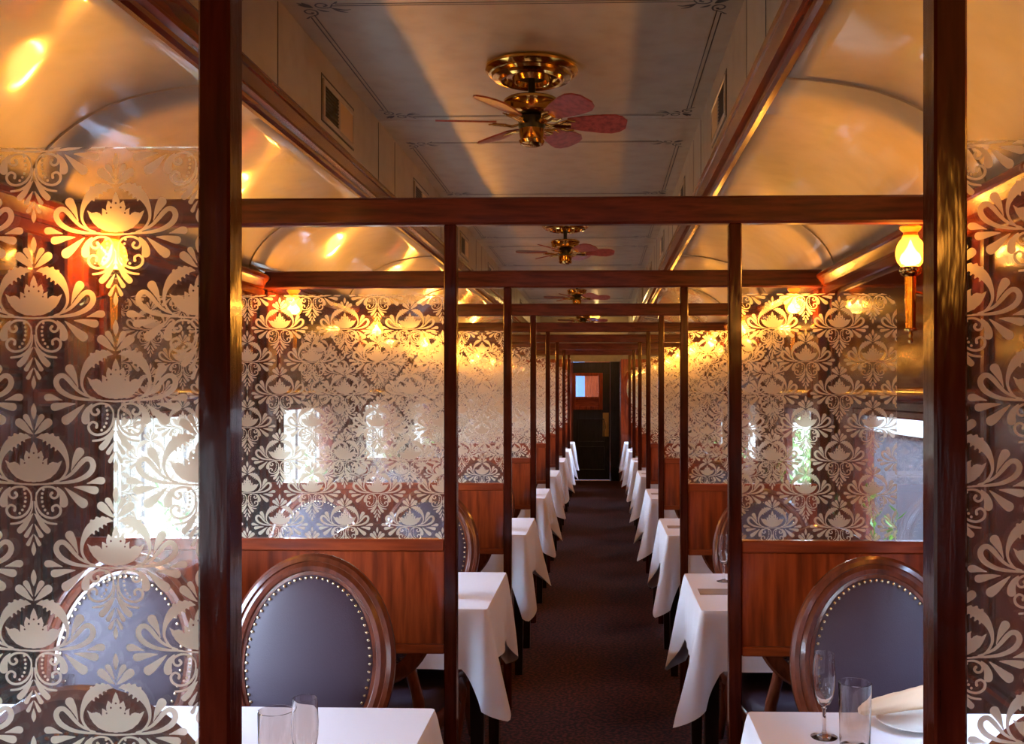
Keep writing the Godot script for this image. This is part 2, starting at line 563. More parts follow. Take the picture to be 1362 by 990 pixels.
func make_chair() -> Node3D:
	# origin on the floor under the seat centre; the sitter looks along +z
	var t := thing("dining_chair", "", "chair", Vector3.ZERO, 0.0, "oval-back chairs at the dining tables")
	var lean := deg_to_rad(9.0)
	var bb := Basis(Vector3.RIGHT, -lean)       # the back tips to -z
	var bo := Vector3(0, 0.81, -0.25)           # centre of the oval back
	var s := S()
	# swept moulding of the oval: radial offset, depth
	var sec := [[0.0, -0.016], [0.046, -0.018], [0.056, -0.008], [0.056, 0.008], [0.048, 0.018], [0.037, 0.021], [0.034, 0.017], [0.023, 0.023], [0.012, 0.021], [0.009, 0.016], [0.0, 0.016]]
	var n := 60
	for k in sec.size():
		var rows := []
		for e in [k, (k + 1) % sec.size()]:
			var r := PackedVector3Array()
			for i in n:
				var p := oval(TAU * i / n, 0.168 + sec[e][0], 0.226 + sec[e][0])
				r.append(bo + bb * Vector3(p.x, p.y, sec[e][1]))
			rows.append(r)
		skin(s, rows, true, k + 1)
	part(t, "back_frame", done(s), M.chair_wood)
	s = S()
	for f in [1.0, -1.0]:
		var rows := []
		for j in 9:
			var q := j / 8.0
			var r := PackedVector3Array()
			for i in 40:
				var a: float = TAU * i / 40 * f
				var p := oval(a, 0.17 * q, 0.228 * q)
				r.append(bo + bb * Vector3(p.x, p.y, f * (0.012 + 0.024 * pow(1 - q * q, 0.7))))
			rows.append(r)
		skin(s, rows, true, 1 if f > 0 else 2)
	part(t, "back_cushion", done(s), M.leather).set_meta("label", "dark purple leather back cushion")
	s = S()
	for i in 68:
		var p := oval(TAU * i / 68, 0.161, 0.219)
		for f in [1.0, -1.0]:
			var c := bo + bb * Vector3(p.x, p.y, f * 0.0175)
			var prof := [Vector2(0.0045, 0), Vector2(0.0036, 0.0022), Vector2(0.0, 0.0034)]
			lathe(s, prof, 7, c, bb * Basis(Vector3.RIGHT, PI / 2 * f))
	part(t, "nailhead_trim", done(s), M.nail).set_meta("label", "row of small metal nailheads round the cushion")
	# seat
	s = S()
	var rows := []
	for e in [[0.0, 0.03], [0.8, 0.03], [0.95, 0.022], [1.0, 0.0], [0.985, -0.03]]:
		var r := PackedVector3Array()
		for i in 36:
			var a := TAU * i / 36
			var cx := signf(cos(a)) * pow(absf(cos(a)), 0.55)
			var cz := signf(sin(a)) * pow(absf(sin(a)), 0.55)
			r.append(Vector3(cx * (0.225 + 0.02 * cz) * e[0], 0.45 + e[1], 0.015 + cz * 0.225 * e[0]))
		rows.append(r)
	skin(s, rows, true, 1)
	part(t, "seat_cushion", done(s), M.leather)
	s = S()
	rows = []
	for e in [[0.985, 0.0], [1.02, -0.008], [1.02, -0.055], [0.97, -0.06], [0.0, -0.06]]:
		var r := PackedVector3Array()
		for i in 36:
			var a := TAU * i / 36
			var cx := signf(cos(a)) * pow(absf(cos(a)), 0.5)
			var cz := signf(sin(a)) * pow(absf(sin(a)), 0.5)
			r.append(Vector3(cx * (0.225 + 0.02 * cz) * e[0], 0.42 + e[1], 0.015 + cz * 0.225 * e[0]))
		rows.append(r)
	skin(s, rows, true, 1)
	part(t, "seat_rail", done(s), M.chair_wood)
	for x in [-1.0, 1.0]:
		s = S()
		tube(s, [Vector3(x * 0.19, 0.38, 0.19), Vector3(x * 0.205, 0.34, 0.205), Vector3(x * 0.2, 0.24, 0.2), Vector3(x * 0.188, 0.12, 0.185), Vector3(x * 0.19, 0.05, 0.19), Vector3(x * 0.2, 0.0, 0.205)], [0.03, 0.03, 0.022, 0.015, 0.014, 0.02], 10)
		part(t, "leg", done(s), M.chair_wood)
		s = S()
		tube(s, [Vector3(x * 0.175, 0.40, -0.165), Vector3(x * 0.175, 0.28, -0.17), Vector3(x * 0.18, 0.14, -0.20), Vector3(x * 0.19, 0.0, -0.26)], [0.024, 0.022, 0.018, 0.016], 10)
		part(t, "leg", done(s), M.chair_wood)
		s = S()
		tube(s, [Vector3(x * 0.15, 0.38, -0.175), Vector3(x * 0.145, 0.48, -0.185), Vector3(x * 0.125, 0.57, -0.2), Vector3(x * 0.12, 0.615, -0.212)], [0.024, 0.021, 0.02, 0.018], 10)
		part(t, "back_upright", done(s), M.chair_wood)
	return t

func make_table(length: float) -> Node3D:
	var t := thing("dining_table", "", "table")
	part(t, "table_top", box_mesh(Vector3(length - 0.02, 0.03, 0.66), 0.004), M.dark_wood, Vector3(0, 0.738, 0))
	var s := S()
	cbox(s, Vector3.ZERO, Vector3(length - 0.14, 0.07, 0.56), 0.003)
	part(t, "apron", done(s), M.dark_wood, Vector3(0, 0.687, 0))
	for x in [-1.0, 1.0]:
		for z in [-1.0, 1.0]:
			s = S()
			var h := 0.652
			var rows := []
			var c := Vector3(x * (length / 2 - 0.04), 0, z * 0.27)
			for e in [[0.0, 0.019], [h * 0.95, 0.027], [h, 0.027]]:
				rows.append(PackedVector3Array([c + Vector3(-e[1], e[0], -e[1]), c + Vector3(-e[1], e[0], e[1]), c + Vector3(e[1], e[0], e[1]), c + Vector3(e[1], e[0], -e[1])]))
			skin(s, rows, true, -1)
			quad(s, rows[0][0], rows[0][1], rows[0][2], rows[0][3])
			part(t, "leg", done(s), M.dark_wood)
	return t

func cloth_mesh(length: float, depth: float, aisle: float, seed_: int) -> ArrayMesh:
	# cloth over a table centred on the origin, top at y = 0; aisle: +1 or -1, the end on the aisle
	var rng := RandomNumberGenerator.new()
	rng.seed = seed_
	var hx := length / 2
	var hz := depth / 2
	var r := 0.012
	var per := []                   # [position on the edge, outward, distance to the nearest corner (signed), on the aisle side, corner number]
	var corners := [Vector2(1, 1), Vector2(-1, 1), Vector2(-1, -1), Vector2(1, -1)]
	for k in 4:
		var c: Vector2 = corners[k]
		var cc := Vector2(c.x * (hx - r), c.y * (hz - r))
		var a0 := atan2(c.y, c.x) - PI / 4
		for j in 11:
			var a := a0 + PI / 2 * j / 10
			var d := Vector2(cos(a), sin(a))
			per.append([cc + d * r, d, (j - 5) * 0.004, k])
		var nx: Vector2 = corners[(k + 1) % 4]
		var ne := Vector2(nx.x * (hx - r), nx.y * (hz - r))
		var out := Vector2(cos(a0 + PI / 2), sin(a0 + PI / 2))
		var L := cc.distance_to(ne)
		var steps := int(ceil(L / 0.013))
		for j in range(1, steps):
			var q := float(j) / steps
			var near := q * L + 0.02
			var kk := k
			if q > 0.5:
				near = -((1 - q) * L + 0.02)
				kk = (k + 1) % 4
			per.append([cc.lerp(ne, q) + out * r, out, near, kk])
	var hc := []
	var ph := []
	var ridge := []
	for k in 4:
		hc.append(rng.randf_range(0.37, 0.44))
		ph.append(rng.randf_range(0, TAU))
		ridge.append(rng.randf_range(-0.025, 0.025))
	var waves := [rng.randf_range(9, 13), rng.randf_range(17, 24), rng.randf() * 6]
	var rows := []
	var levels := [0.0, 0.02, 0.05, 0.1, 0.18, 0.28, 0.4, 0.52, 0.64, 0.76, 0.88, 1.0]
	for li in levels.size():
		var f: float = levels[li]
		var row := PackedVector3Array()
		for p in per:
			var t: float = p[2] - ridge[p[3]] * f
			var at_wall: bool = corners[p[3]].x * aisle < 0.0
			var c := 0.0 if at_wall else clampf(1.0 - absf(t) / 0.10, 0.0, 1.0)
			var side: bool = p[0].x * aisle > hx - r - 0.001
			var base := 0.235 if side else 0.205
			var drop: float = lerpf(base, hc[p[3]], pow(c, 1.1)) * f
			var w := 0.0
			w += 0.012 * f
			w += 0.085 * pow(c, 2.0) * f
			w -= 0.02 * sin(PI * clampf((absf(t) - 0.03) / 0.12, 0.0, 1.0)) * f * (1.0 if absf(t) < 0.15 and not at_wall else 0.0)
			var along: float = p[0].x * 1.0 + p[0].y * 1.3
			w += (1 - c) * f * (0.010 * sin(along * waves[0] + waves[2]) + 0.006 * sin(along * waves[1] + ph[p[3]]))
			w += 0.004 * minf(f * 30.0, 1.0)
			w = maxf(w, 0.004 * minf(f * 30.0, 1.0))
			if p[0].x * aisle < -hx + r:
				w = minf(w, 0.004)
			var y := -drop - (0.004 * minf(f * 30.0, 1.0))
			var q: Vector2 = p[0] + p[1] * w
			row.append(Vector3(q.x, y, q.y))
		rows.append(row)
	var s := S()
	skin(s, rows, true, 1)
	s.set_smooth_group(2)
	var cpt := Vector3.ZERO
	var n: int = rows[0].size()
	for j in n:
		tri(s, cpt, rows[0][(j + 1) % n], rows[0][j])
	return done(s)

func make_fan() -> Node3D:
	# origin on the ceiling
	var t := thing("ceiling_fan", "", "ceiling fan", Vector3.ZERO, 0.0, "ceiling fans along the clerestory")
	var s := S()
	lathe(s, [Vector2(0.05, -0.03), Vector2(0.062, -0.062), Vector2(0.066, -0.064), Vector2(0.075, -0.045), Vector2(0.10, -0.042), Vector2(0.108, -0.056), Vector2(0.118, -0.058), Vector2(0.126, -0.05), Vector2(0.150, -0.046), Vector2(0.156, -0.036), Vector2(0.165, -0.034), Vector2(0.172, -0.024), Vector2(0.178, -0.018), Vector2(0.177, -0.008), Vector2(0.165, 0.0)], 48)
	part(t, "ceiling_medallion", done(s), M.brass)
	s = S()
	lathe(s, [Vector2(0.0, -0.045), Vector2(0.055, -0.045), Vector2(0.055, -0.032)], 24)
	part(t, "canopy_plate", done(s), M.black_metal)
	s = S()
	lathe(s, [Vector2(0.014, -0.14), Vector2(0.014, -0.04)], 14)
	part(t, "down_rod", done(s), M.black_metal)
	s = S()
	lathe(s, [Vector2(0.03, -0.192), Vector2(0.085, -0.19), Vector2(0.1, -0.182), Vector2(0.102, -0.15), Vector2(0.108, -0.142), Vector2(0.108, -0.134), Vector2(0.10, -0.128), Vector2(0.0, -0.122)], 40)
	part(t, "motor_housing", done(s), M.brass)
	s = S()
	lathe(s, [Vector2(0.0, -0.243), Vector2(0.046, -0.243), Vector2(0.052, -0.232), Vector2(0.052, -0.196), Vector2(0.03, -0.19)], 24)
	part(t, "flywheel", done(s), M.black_metal)
	s = S()
	lathe(s, [Vector2(0.0, -0.305), Vector2(0.03, -0.304), Vector2(0.045, -0.298), Vector2(0.05, -0.286), Vector2(0.044, -0.28), Vector2(0.048, -0.262), Vector2(0.05, -0.243), Vector2(0.0, -0.240)], 32)
	part(t, "switch_housing", done(s), M.brass)
	# one blade along +x, pitched
	var outline := PackedVector2Array()
	for e in [[0.135, 0.033], [0.2, 0.05], [0.27, 0.062], [0.315, 0.064], [0.345, 0.052], [0.366, 0.026]]:
		outline.append(Vector2(e[0], e[1]))
	for i in range(5, -1, -1):
		outline.append(Vector2(outline[i].x, -outline[i].y))
	var bs := S()
	prism(bs, outline, -0.003, 0.003, Transform3D(Basis(Vector3.RIGHT, PI / 2), Vector3.ZERO))
	var blade := done(bs)
	s = S()
	tube(s, [Vector3(0.045, -0.004, 0), Vector3(0.075, -0.012, 0), Vector3(0.11, -0.008, 0), Vector3(0.15, -0.006, 0)], [0.012, 0.016, 0.02, 0.016], 10, 0.35)
	tube(s, [Vector3(0.10, -0.007, -0.012), Vector3(0.135, -0.007, -0.034), Vector3(0.165, -0.007, -0.03)], [0.008, 0.007, 0.004], 8, 0.6)
	tube(s, [Vector3(0.10, -0.007, 0.012), Vector3(0.135, -0.007, 0.034), Vector3(0.165, -0.007, 0.03)], [0.008, 0.007, 0.004], 8, 0.6)
	var iron := done(s)
	for k in 6:
		var b := Basis(Vector3.UP, TAU * k / 6 + 0.1) * Basis(Vector3.RIGHT, deg_to_rad(-16))
		part(t, "blade_iron", iron, M.brass, Vector3(0, -0.218, 0), b)
		part(t, "fan_blade", blade, M.blade, Vector3(0, -0.214, 0), b)
	return t

func make_sconce() -> Node3D:
	# origin on the pilaster face at the bracket; the lamp stands out along +x
	var t := thing("wall_sconce", "", "wall lamp", Vector3.ZERO, 0.0, "oil-lamp sconces along the side walls")
	var c := Vector3(0.1, 0, 0)
	var s := S()
	lathe(s, [Vector2(0.0, -0.005), Vector2(0.03, -0.004), Vector2(0.034, 0.002), Vector2(0.028, 0.012), Vector2(0.012, 0.018), Vector2(0.0, 0.02)], 20, Vector3(0.004, 0, 0), Basis(Vector3.BACK, -PI / 2))
	part(t, "back_plate", done(s), M.brass)
	s = S()
	tube(s, [Vector3(0.015, 0, 0), Vector3(0.05, -0.012, 0), Vector3(0.09, 0, 0)], [0.007, 0.006, 0.007], 10)
	part(t, "bracket_arm", done(s), M.brass)
	s = S()
	lathe(s, [Vector2(0.0, -0.153), Vector2(0.006, -0.149), Vector2(0.008, -0.142), Vector2(0.004, -0.136), Vector2(0.007, -0.128), Vector2(0.005, -0.118), Vector2(0.018, -0.114), Vector2(0.019, -0.110), Vector2(0.0145, -0.106), Vector2(0.0165, 0.04), Vector2(0.017, 0.05)], 20, c)
	part(t, "candle_tube", done(s), M.brass)
	s = S()
	lathe(s, [Vector2(0.017, 0.046), Vector2(0.027, 0.052), Vector2(0.030, 0.058), Vector2(0.027, 0.062), Vector2(0.030, 0.072), Vector2(0.032, 0.074), Vector2(0.024, 0.078), Vector2(0.0, 0.078)], 24, c)
	for i in 10:
		var a := TAU * i / 10
		lathe(s, [Vector2(0.0035, -0.003), Vector2(0.0045, 0.0), Vector2(0.0035, 0.003), Vector2(0.0, 0.0045)], 8, c + Vector3(cos(a) * 0.0295, 0.066, sin(a) * 0.0295))
	part(t, "gallery", done(s), M.brass)
	s = S()
	lathe(s, [Vector2(0.028, 0.078), Vector2(0.037, 0.09), Vector2(0.0425, 0.108), Vector2(0.0425, 0.122), Vector2(0.039, 0.138), Vector2(0.032, 0.152), Vector2(0.0245, 0.16), Vector2(0.0225, 0.167)], 28, c)
	part(t, "lamp_globe", done(s), M.globe).set_meta("label", "frosted amber glass globe, lit from within")
	s = S()
	lathe(s, [Vector2(0.012, 0.08), Vector2(0.026, 0.086), Vector2(0.031, 0.098), Vector2(0.027, 0.112), Vector2(0.016, 0.124), Vector2(0.008, 0.138), Vector2(0.003, 0.152), Vector2(0.0, 0.158)], 18, c)
	part(t, "lamp_flame", done(s), M.bulb).set_meta("label", "glowing flame-shaped bulb")
	s = S()
	lathe(s, [Vector2(0.0225, 0.167), Vector2(0.0205, 0.172), Vector2(0.0205, 0.178), Vector2(0.03, 0.188), Vector2(0.032, 0.194), Vector2(0.027, 0.197), Vector2(0.019, 0.197)], 24, c)
	part(t, "chimney_rim", done(s), M.amber)
	var l := OmniLight3D.new()
	l.name = "lamp_light"
	l.position = c + Vector3(0, 0.108, 0)
	l.light_color = Color(1.0, 0.65, 0.23)
	l.light_energy = 0.58
	l.light_size = 0.031
	l.omni_range = 20.0
	l.omni_attenuation = 2.0
	l.shadow_enabled = true
	t.add_child(l, true)
	return t

func glass_prof(s: SurfaceTool, outer: Array, inner: Array) -> void:
	var p := outer.duplicate()
	for i in range(inner.size() - 1, -1, -1):
		p.append(inner[i])
	lathe(s, p, 28)

func make_flute() -> Node3D:
	var t := thing("champagne_flute", "", "glass", Vector3.ZERO, 0.0, "stemmed flutes on the tables")
	var s := S()
	lathe(s, [Vector2(0.0, 0.0), Vector2(0.028, 0.0), Vector2(0.029, 0.0015), Vector2(0.018, 0.004), Vector2(0.006, 0.009), Vector2(0.004, 0.018), Vector2(0.0038, 0.06), Vector2(0.006, 0.066), Vector2(0.0, 0.0675)], 28)
	part(t, "stem", done(s), M.crystal)
	s = S()
	lathe(s, [Vector2(0.0, 0.068), Vector2(0.012, 0.074), Vector2(0.02, 0.09), Vector2(0.0245, 0.115), Vector2(0.0255, 0.14), Vector2(0.0235, 0.17), Vector2(0.0222, 0.186), Vector2(0.0212, 0.186), Vector2(0.0223, 0.17), Vector2(0.0242, 0.14), Vector2(0.0232, 0.115), Vector2(0.0188, 0.092), Vector2(0.0105, 0.079), Vector2(0.0, 0.076)], 28)
	part(t, "bowl", done(s), M.crystal)
	return t

func make_tumbler() -> MeshInstance3D:
	var s := S()
	lathe(s, [Vector2(0.0, 0.0), Vector2(0.029, 0.0), Vector2(0.031, 0.002), Vector2(0.0345, 0.147), Vector2(0.033, 0.1475), Vector2(0.0293, 0.014), Vector2(0.024, 0.011), Vector2(0.0, 0.0105)], 32)
	var o := part(self, numbered("water_tumbler"), done(s), M.crystal)
	meta(o, "", "glass", "straight-sided tumblers on the tables")
	return o

func make_napkin() -> MeshInstance3D:
	# a rolled napkin lying along x, end flared
	var s := S()
	var rows := []
	var rng := RandomNumberGenerator.new()
	rng.seed = 5
	var segs := 26
	for i in 15:
		var q := i / 14.0
		var x := lerpf(-0.105, 0.105, q)
		var r := lerpf(0.014, 0.03, pow(q, 0.8)) * (1.0 - 0.5 * pow(absf(q * 2 - 1), 8.0))
		var row := PackedVector3Array()
		for j in segs:
			var a := TAU * j / segs
			var fold := 1.0 + 0.12 * sin(a * 3 + q * 3.0) + 0.05 * sin(a * 7 - q * 5.0) + 0.03 * sin(q * 30.0)
			row.append(Vector3(x + 0.012 * sin(a * 2.0 + 1.0) * q, 0.03 + r * 0.85 * sin(a) * fold + 0.018 * q, cos(a) * r * 1.15 * fold))
		rows.append(row)
	skin(s, rows, true, 1)
	s.set_smooth_group(2)
	for j in range(1, segs - 1):
		tri(s, rows[0][0], rows[0][j + 1], rows[0][j])
		tri(s, rows[14][0], rows[14][j], rows[14][j + 1])
	var o := part(self, numbered("rolled_napkin"), done(s), M.napkin)
	meta(o, "", "napkin", "rolled napkins on the plates")
	return o

func make_plate() -> MeshInstance3D:
	var s := S()
	lathe(s, [Vector2(0.0, 0.0), Vector2(0.045, 0.0), Vector2(0.05, 0.002), Vector2(0.085, 0.012), Vector2(0.086, 0.0135), Vector2(0.082, 0.0135), Vector2(0.055, 0.006), Vector2(0.0, 0.005)], 36)
	var o := part(self, numbered("side_plate"), done(s), M.china)
	meta(o, "", "plate", "small white plates")
	return o

func make_vase() -> Node3D:
	var t := thing("bud_vase", "", "vase", Vector3.ZERO, 0.0, "bud vases with a green sprig by the windows")
	var s := S()
	lathe(s, [Vector2(0.0, 0.0), Vector2(0.02, 0.0), Vector2(0.024, 0.006), Vector2(0.024, 0.05), Vector2(0.015, 0.09), Vector2(0.011, 0.13), Vector2(0.015, 0.16), Vector2(0.0135, 0.16), Vector2(0.0095, 0.13), Vector2(0.013, 0.09), Vector2(0.0215, 0.05), Vector2(0.02, 0.01), Vector2(0.0, 0.008)], 20)
	part(t, "vase_body", done(s), M.crystal)
	var rng := RandomNumberGenerator.new()
	rng.seed = 77
	for k in 2:
		s = S()
		var lean := Vector3(rng.randf_range(-0.04, 0.04), 0, rng.randf_range(-0.03, 0.03)) + Vector3(0.02 * (k * 2 - 1), 0, 0)
		var top := 0.40 - 0.07 * k
		var path := []
		for i in 6:
			var q := i / 5.0
			path.append(Vector3(0, lerpf(0.02, top, q), 0) + lean * q * q)
		tube(s, path, [0.0025, 0.0025, 0.0022, 0.002, 0.0018, 0.001], 6)
		var st := part(t, "sprig_stem", done(s), M.leaf)
		for i in 7:
			var q := 0.5 + 0.5 * i / 6.0
			var p := Vector3(0, lerpf(0.02, top, q), 0) + lean * q * q
			var a := i * 2.4 + k
			var dir := Vector3(cos(a), 0.9, sin(a)).normalized()
			var sd := dir.cross(Vector3.UP).normalized()
			s = S()
			s.set_smooth_group(-1)
			var L := rng.randf_range(0.045, 0.065)
			var W := 0.012
			var up := sd.cross(dir) * 0.004
			for f in [0.0, 0.0012]:
				var o: Vector3 = p + up * f * 100.0
				tri(s, o, o + dir * L * 0.45 + sd * W, o + dir * L * 0.5 - up)
				tri(s, o, o + dir * L * 0.5 - up, o + dir * L * 0.45 - sd * W)
				tri(s, o + dir * L * 0.45 + sd * W, o + dir * L, o + dir * L * 0.5 - up)
				tri(s, o + dir * L * 0.5 - up, o + dir * L, o + dir * L * 0.45 - sd * W)
			part(st, "leaf", done(s), M.leaf)
	return t

# ------------------------------------------------------------------ the shell
func wall_x(side: float, rel: float) -> float:
	return XC + side * rel

func build_shell() -> void:
	var z0 := BACK
	var z1 := -END - 0.1
	var L := z0 - z1
	# floor
	var fl := structure("floor", "dark red-brown carpeted aisle floor of the railcar")
	part(fl, "carpet", box_mesh(Vector3(2 * HALF + 0.16, 0.06, L), 0.0), M.carpet, Vector3(XC, -0.03, (z0 + z1) / 2))
	# side walls
	for side in [-1.0, 1.0]:
		var nm := "left" if side < 0 else "right"
		var w := structure("wall_" + nm, "mahogany panelled side wall with window piers, " + ("sunlit" if side < 0 else "shaded") + " side")
		var th := 0.09
		var xin := wall_x(side, HALF)
		var xm := wall_x(side, HALF + th / 2)
		for k in range(-2, BAYS + 1):
			var a := -pd(k)
			var b := -pd(k + 1)
			if k == BAYS:
				b = -END - 0.1
			if k == -2:
				a = BACK
			part(w, "dado_panel", box_mesh(Vector3(th, 0.78, a - b), 0.0), M.wall, Vector3(xm, 0.39, (a + b) / 2))
			part(w, "head_panel", box_mesh(Vector3(th, 0.72, a - b), 0.0), M.head, Vector3(xm, 1.45 + 0.36, (a + b) / 2))
			if k < BAYS:
				var wc := -(bc(k) - 0.06)
				var n0 := wc + 0.49
				var n1 := wc - 0.49
				part(w, "pier_panel", box_mesh(Vector3(th, 0.67, a - n0), 0.0), M.wall, Vector3(xm, 0.78 + 0.335, (a + n0) / 2))
				part(w, "pier_panel", box_mesh(Vector3(th, 0.67, n1 - b), 0.0), M.wall, Vector3(xm, 0.78 + 0.335, (n1 + b) / 2))
			else:
				part(w, "pier_panel", box_mesh(Vector3(th, 0.67, a - b), 0.0), M.wall, Vector3(xm, 0.78 + 0.335, (a + b) / 2))
		for k in range(-1, BAYS + 1):
			var z := -pd(k) - 0.06
			part(w, "pilaster", box_mesh(Vector3(0.045, 2.0, 0.13), 0.006), M.wall, Vector3(wall_x(side, HALF - 0.0225), 1.0, z))
			for dz in [-0.22, 0.2]:
				part(w, "stile", box_mesh(Vector3(0.016, 1.25, 0.035), 0.005), M.wall, Vector3(wall_x(side, HALF - 0.008), 1.37, z + dz))
			for dz in [-0.13, 0.125]:
				part(w, "pier_moulding", box_mesh(Vector3(0.026, 0.05, 0.12), 0.008), M.wood_z, Vector3(wall_x(side, HALF - 0.013), 1.5, z + dz))
		part(w, "chair_rail", box_mesh(Vector3(0.03, 0.04, L), 0.008), M.wood_z, Vector3(wall_x(side, HALF - 0.015), 0.70, (z0 + z1) / 2))
		part(w, "baseboard", box_mesh(Vector3(0.03, 0.12, L), 0.006), M.wood_z, Vector3(wall_x(side, HALF - 0.015), 0.06, (z0 + z1) / 2))
		# cornice
		var s := S()
		var pr := PackedVector2Array()
		for e in [[1.36, 0.565], [1.345, 0.565], [1.30, 0.553], [1.292, 0.545], [1.292, 0.53], [1.30, 0.525], [1.325, 0.495], [1.325, 0.485], [1.318, 0.48], [1.318, 0.45], [1.325, 0.445], [1.36, 0.44]]:
			pr.append(Vector2(wall_x(side, e[0]), EYE + e[1]))
		prism(s, pr, z1, z0)
		var tr := structure("trim_1" if side < 0 else "trim_2", "glossy mahogany cornice along the side wall, " + nm + " of the aisle")
		part(tr, "cornice", done(s), M.wood_z)
	# windows
	var n := 0
	for side in [-1.0, 1.0]:
		for k in range(-2, BAYS):
			n += 1
			var wc := -(bc(k) - 0.06)
			var w := structure("window_%d" % n, "window with mahogany frame and rounded pelmet, " + ("sunlit" if side < 0 else "shaded") + " side of the car")
			var xi := wall_x(side, HALF)
			var xo := wall_x(side, HALF + 0.045)
			for dz in [-1.0, 1.0]:
				part(w, "frame_stile", box_mesh(Vector3(0.06, 0.67, 0.035), 0.006), M.wall, Vector3(xo - side * 0.02, 1.115, wc + dz * 0.4725))
			part(w, "frame_rail", box_mesh(Vector3(0.06, 0.04, 0.91), 0.006), M.wood_z, Vector3(xo - side * 0.02, 0.80, wc))
			part(w, "frame_rail", box_mesh(Vector3(0.06, 0.03, 0.91), 0.006), M.wood_z, Vector3(xo - side * 0.02, 1.435, wc))
			part(w, "pane", box_mesh(Vector3(0.005, 0.6, 0.91), 0.0), M.glass, Vector3(xo, 1.12, wc))
			part(w, "window_sill", box_mesh(Vector3(0.05, 0.02, 1.04), 0.006), M.wood_z, Vector3(xi - side * 0.02, 0.772, wc))
			var s := S()
			var rows := []
			for j in 13:
				var a := PI * j / 12
				rows.append([Vector3(xi - side * sin(a) * 0.045, 1.503 + cos(a) * 0.028, wc + 0.56), Vector3(xi - side * sin(a) * 0.045, 1.503 + cos(a) * 0.028, wc - 0.56)])
			var rr := []
			for r in rows:
				rr.append(PackedVector3Array(r))
			skin(s, rr, false, 1)
			s.set_smooth_group(-1)
			for e in 2:
				for j in range(1, 12):
					tri(s, rr[0][e], rr[j][e], rr[j + 1][e])
			part(w, "pelmet_roll", done(s), M.wood_z)
	# ceiling
	var ce := structure("ceiling", "cream painted clerestory ceiling with dark pinstripes and glossy curved lower decks")
	var curve := [Vector2(0.775, 0.868), Vector2(0.86, 0.862), Vector2(0.93, 0.853), Vector2(0.99, 0.842), Vector2(1.05, 0.828), Vector2(1.11, 0.806), Vector2(1.16, 0.782), Vector2(1.205, 0.755), Vector2(1.245, 0.725), Vector2(1.28, 0.692), Vector2(1.31, 0.655), Vector2(1.33, 0.62), Vector2(1.343, 0.585), Vector2(1.348, 0.55)]
	var spans := []
	for k in range(-2, BAYS + 1):
		spans.append([pd(k) + 0.195, pd(k + 1) - 0.145, true, k])
		spans.append([pd(k + 1) - 0.145, pd(k + 1) + 0.195, false, k])
	for sp in spans:
		var a: float = -maxf(sp[0], -BACK)
		var b: float = -minf(sp[1], END + 0.1)
		if a - b < 0.02:
			continue
		var main: bool = sp[2]
		var g := 0.0015 if main else 0.0
		a -= g; b += g
		for side in [-1.0, 1.0]:
			var pr := PackedVector2Array()
			var sink := 0.0 if main else -0.004
			for p in curve:
				pr.append(Vector2(wall_x(side, p.x + sink), EYE + p.y + sink))
			for i in range(curve.size() - 1, -1, -1):
				var d := i / float(curve.size() - 1)
				pr.append(Vector2(wall_x(side, curve[i].x + 0.03 * d), EYE + curve[i].y + 0.03))
			var s := S()
			prism(s, pr, b, a, Transform3D.IDENTITY, true)
			part(ce, "deck_panel" if main else "deck_band", done(s), M.deck)
			part(ce, "clerestory_panel" if main else "clerestory_band", box_mesh(Vector3(0.03, 0.31, a - b), 0.0015), M.cream, Vector3(wall_x(side, 0.755 if main else 0.754), EYE + 1.11, (a + b) / 2))
			if main:
				for zz in [a - 0.006, b + 0.006]:
					part(ce, "clerestory_line", box_mesh(Vector3(0.002, 0.27, 0.005), 0.0), M.ink, Vector3(wall_x(side, 0.7395), EYE + 1.10, zz))
			if main and sp[3] >= -1 and sp[3] < BAYS:
				vent(ce, side, -bc(sp[3]) + (-0.04))
		part(ce, "ceiling_panel" if main else "ceiling_band", box_mesh(Vector3(1.54, 0.03, a - b), 0.0015), M.cream, Vector3(XC, EYE + 1.26 - (0.0 if main else 0.001), (a + b) / 2))
		if main and sp[3] >= 0 and sp[3] < BAYS:
			pinstripes(ce, a, b)
	# clerestory rails
	for side in [-1.0, 1.0]:
		var s := S()
		var pr := PackedVector2Array()
		for e in [[0.80, 0.873], [0.795, 0.862], [0.775, 0.858], [0.766, 0.868], [0.762, 0.878], [0.742, 0.884], [0.74, 0.892], [0.744, 0.896], [0.738, 0.935], [0.733, 0.94], [0.728, 0.952], [0.732, 0.962], [0.745, 0.964], [0.775, 0.964], [0.785, 0.88]]:
			pr.append(Vector2(wall_x(side, e[0]), EYE + e[1]))
		prism(s, pr, z1, z0)
		var tr := structure("trim_3" if side < 0 else "trim_4", "moulded mahogany rail between deck and clerestory, " + ("left" if side < 0 else "right") + " of the aisle")
		part(tr, "clerestory_rail", done(s), M.wood_z)
	# the end behind the camera
	var bw := structure("wall_back", "mahogany end wall behind the viewer")
	part(bw, "end_panel", box_mesh(Vector3(2 * HALF + 0.2, 3.0, 0.06), 0.0), M.wall, Vector3(XC, 1.4, BACK + 0.03))
	build_end()

